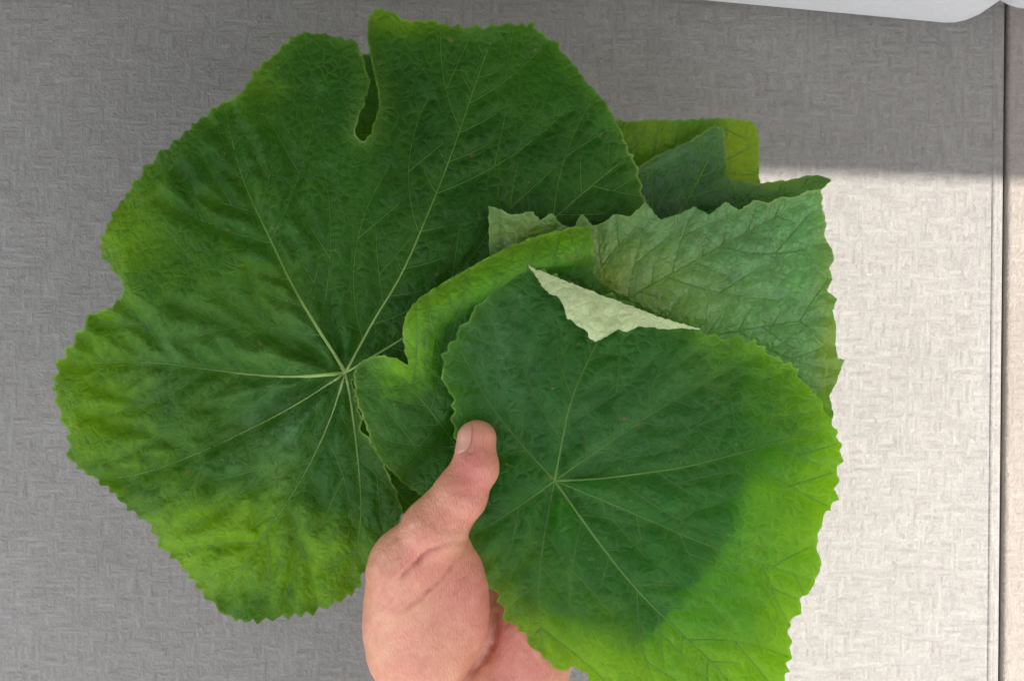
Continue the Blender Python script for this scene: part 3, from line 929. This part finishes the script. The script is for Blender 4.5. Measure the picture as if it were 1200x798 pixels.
def crease_val(X):
    """sum of crease depths (mm) and a 0..1 mask, for the camera side only"""
    f = D * 1000 / (D * 1000 - X[2])
    px = X[0] * f / (S * 1000) + 600; py = 399 - X[1] * f / (S * 1000)
    tot = np.zeros(np.shape(px)); msk = np.zeros(np.shape(px))
    for pl, dep, wd in CREASES:
        q = resample(smooth_open(pl, 2), 3.0)
        best = np.full(np.shape(px), 1e9); bt = np.zeros(np.shape(px))
        for i, c in enumerate(q):
            d2 = (px - c[0]) ** 2 + (py - c[1]) ** 2
            k = d2 < best
            best = np.where(k, d2, best); bt = np.where(k, i / (len(q) - 1), bt)
        amp = dep * np.sin(math.pi * np.clip(bt, .02, .98)) ** .7 * (.75 + .4 * vnoise(px, py, 9, 33))
        g = np.exp(-(np.sqrt(best) * S * 1000 / wd) ** 2)
        tot += amp * g; msk = np.maximum(msk, g * np.minimum(1, amp))
    return tot, msk, px, py


def surface_nets(f, lo, h):
    nx, ny, nz = f.shape
    neg = f < 0
    c = (nx - 1, ny - 1, nz - 1)
    sums = np.zeros(c + (3,), np.float32); cnt = np.zeros(c, np.int16)
    offs = [(i, j, k) for i in (0, 1) for j in (0, 1) for k in (0, 1)]
    sl = lambda o: tuple(slice(o[a], o[a] + c[a]) for a in range(3))
    for o in offs:
        for ax in range(3):
            if o[ax]: continue
            o2 = list(o); o2[ax] = 1
            a, b = f[sl(o)], f[sl(o2)]
            k = (a < 0) != (b < 0)
            t = np.where(k, a / np.where(k, a - b, 1), 0)
            for ax2 in range(3):
                sums[..., ax2] += np.where(k, o[ax2] + (t if ax2 == ax else 0), 0)
            cnt += k
    act = cnt > 0
    idx = -np.ones(c, int); idx[act] = np.arange(act.sum())
    cells = np.argwhere(act)
    V = (cells + sums[act] / cnt[act][:, None]) * h + lo
    F = []
    for ax in range(3):
        u, v = (ax + 1) % 3, (ax + 2) % 3
        s0 = [slice(1, f.shape[i] - 1) for i in range(3)]; s0[ax] = slice(0, f.shape[ax] - 1)
        s1 = list(s0); s1[ax] = slice(1, f.shape[ax])
        a, b = neg[tuple(s0)], neg[tuple(s1)]
        e = np.argwhere(a != b)
        st = a[tuple(e.T)]
        e = e + np.array([s.start for s in s0])
        du = np.zeros(3, int); du[u] = 1
        dv = np.zeros(3, int); dv[v] = 1
        g = lambda q: idx[tuple(q.T)]
        quad = np.c_[g(e - du - dv), g(e - dv), g(e), g(e - du)]
        quad[~st] = quad[~st][:, ::-1]
        F.append(quad)
    return V, np.concatenate(F)


lo = np.array([-62., -272., -75.]); hi = np.array([82., 24., 26.]); hs = .85
ax = [np.arange(lo[i], hi[i] + hs, hs) for i in range(3)]
X = np.meshgrid(*ax, indexing='ij')
cs = 4
Xc = [x[::cs, ::cs, ::cs].astype(np.float32) for x in X]
fc = hand_sdf(Xc)
f = np.repeat(np.repeat(np.repeat(fc, cs, 0), cs, 1), cs, 2)[:X[0].shape[0], :X[0].shape[1], :X[0].shape[2]].copy()
band = np.abs(f) < 11.0
f[band] = hand_sdf([x[band].astype(np.float32) for x in X])
V, F = surface_nets(f, lo, hs)
# push creases into the camera side
Xv = V.T
eps = .5
def grad(Xv):
    g = np.stack([hand_sdf([Xv[0] + eps * (i == 0), Xv[1] + eps * (i == 1), Xv[2] + eps * (i == 2)]) - hand_sdf([Xv[0] - eps * (i == 0), Xv[1] - eps * (i == 1), Xv[2] - eps * (i == 2)]) for i in range(3)])
    return g / (np.linalg.norm(g, axis=0) + 1e-9)
for _ in range(2):
    V = V - (hand_sdf(V.T) * grad(V.T)).T * .8
N = grad(V.T)
tot, msk, hpx, hpy = crease_val(V.T)
front = np.clip(N[2] * 1.6, 0, 1)
wr = .16 * vnoise(hpx + hpy * .6, hpy, 9, 7) + .22 * vnoise(hpx, hpy, 24, 8)
V = V + (N * (-(tot * front) + wr)).T
flush = np.exp(-(((hpx - 560) / 26) ** 2 + ((hpy - 545) / 40) ** 2)) + .8 * np.exp(-(((hpx - 605) / 40) ** 2 + ((hpy - 730) / 70) ** 2)) + .35 * np.exp(-(((hpx - 540) / 40) ** 2 + ((hpy - 690) / 60) ** 2))
flush = flush + .35 * vnoise(hpx, hpy, 55, 19) + .25 * vnoise(hpx, hpy, 22, 9)
HO = np.array([530, 0, 0])
horg = P(530, 760, -12)
me = bpy.data.meshes.new("hand")
Vw = V * .001 + np.array([0, 0, H0]) - horg
me.from_pydata(Vw.tolist(), [], F.tolist()); me.update()
me.polygons.foreach_set('use_smooth', [True] * len(me.polygons))
for an, val in (('crease', msk * front), ('flush', np.clip(flush, 0, 1))):
    a = me.attributes.new(an, 'FLOAT', 'POINT'); a.data.foreach_set('value', val.astype(np.float32))
hand = link("hand", me, skin_material())
hand.location = horg
tag(hand, "bare left hand from below, thumb pressed over the bunch of green leaves", "hand")

# thumb nail, lying on the surface of the thumb end
def nail(center, along, out, length, width):
    along = along / np.linalg.norm(along)
    out = out - (out @ along) * along; out /= np.linalg.norm(out)
    side = np.cross(along, out)
    nu, nv = 15, 19
    VV, FF = [], []
    for j in range(nv):
        tv = j / (nv - 1) * 2 - 1
        wj = width * (1 - .18 * tv ** 2) * (math.sqrt(max(0, 1 - abs(tv) ** 5)) * .9 + .1)
        for i in range(nu):
            tu = i / (nu - 1) * 2 - 1
            ang = tu * wj / 7.0
            dirv = out * math.cos(ang) + side * math.sin(ang)
            p0 = center + along * tv * length * .5
            r = np.linspace(0, 14, 141)
            q = p0[:, None] + dirv[:, None] * r
            sd = hand_sdf([q[0], q[1], q[2]])
            k = np.argmax(sd > 0)
            lift = .55 - .35 * max(0, -tv) ** 3 - .25 * abs(tu) ** 3
            VV.append((p0 + dirv * (r[k] + lift)) * .001 + np.array([0, 0, H0]) - horg)
    for j in range(nv - 1):
        for i in range(nu - 1):
            a = j * nu + i
            FF.append((a, a + 1, a + nu + 1, a + nu))
    m, nt = new_mat("nail"); t = NT(nt)
    tc = t.n('ShaderNodeTexCoord').outputs['Object']
    c = t.mix(t.noise(tc, 200, 2), (.64, .30, .22), (.70, .37, .28))
    pr = t.n('ShaderNodeBsdfPrincipled'); t.l(c, pr.inputs['Base Color']); pr.inputs['Roughness'].default_value = .3
    pr.inputs['Subsurface Weight'].default_value = .2; pr.inputs['Subsurface Scale'].default_value = .002
    o = t.n('ShaderNodeOutputMaterial'); t.l(pr.outputs[0], o.inputs['Surface'])
    return mesh_from("thumb_nail", VV, FF, m, hand)


ta, tb = mm(*THUMB[1][0]), mm(*THUMB[0][0])
nail(tb + (ta - tb) * .0, tb - ta, np.array([-.80, .1, .60]), 11.5, 4.6)
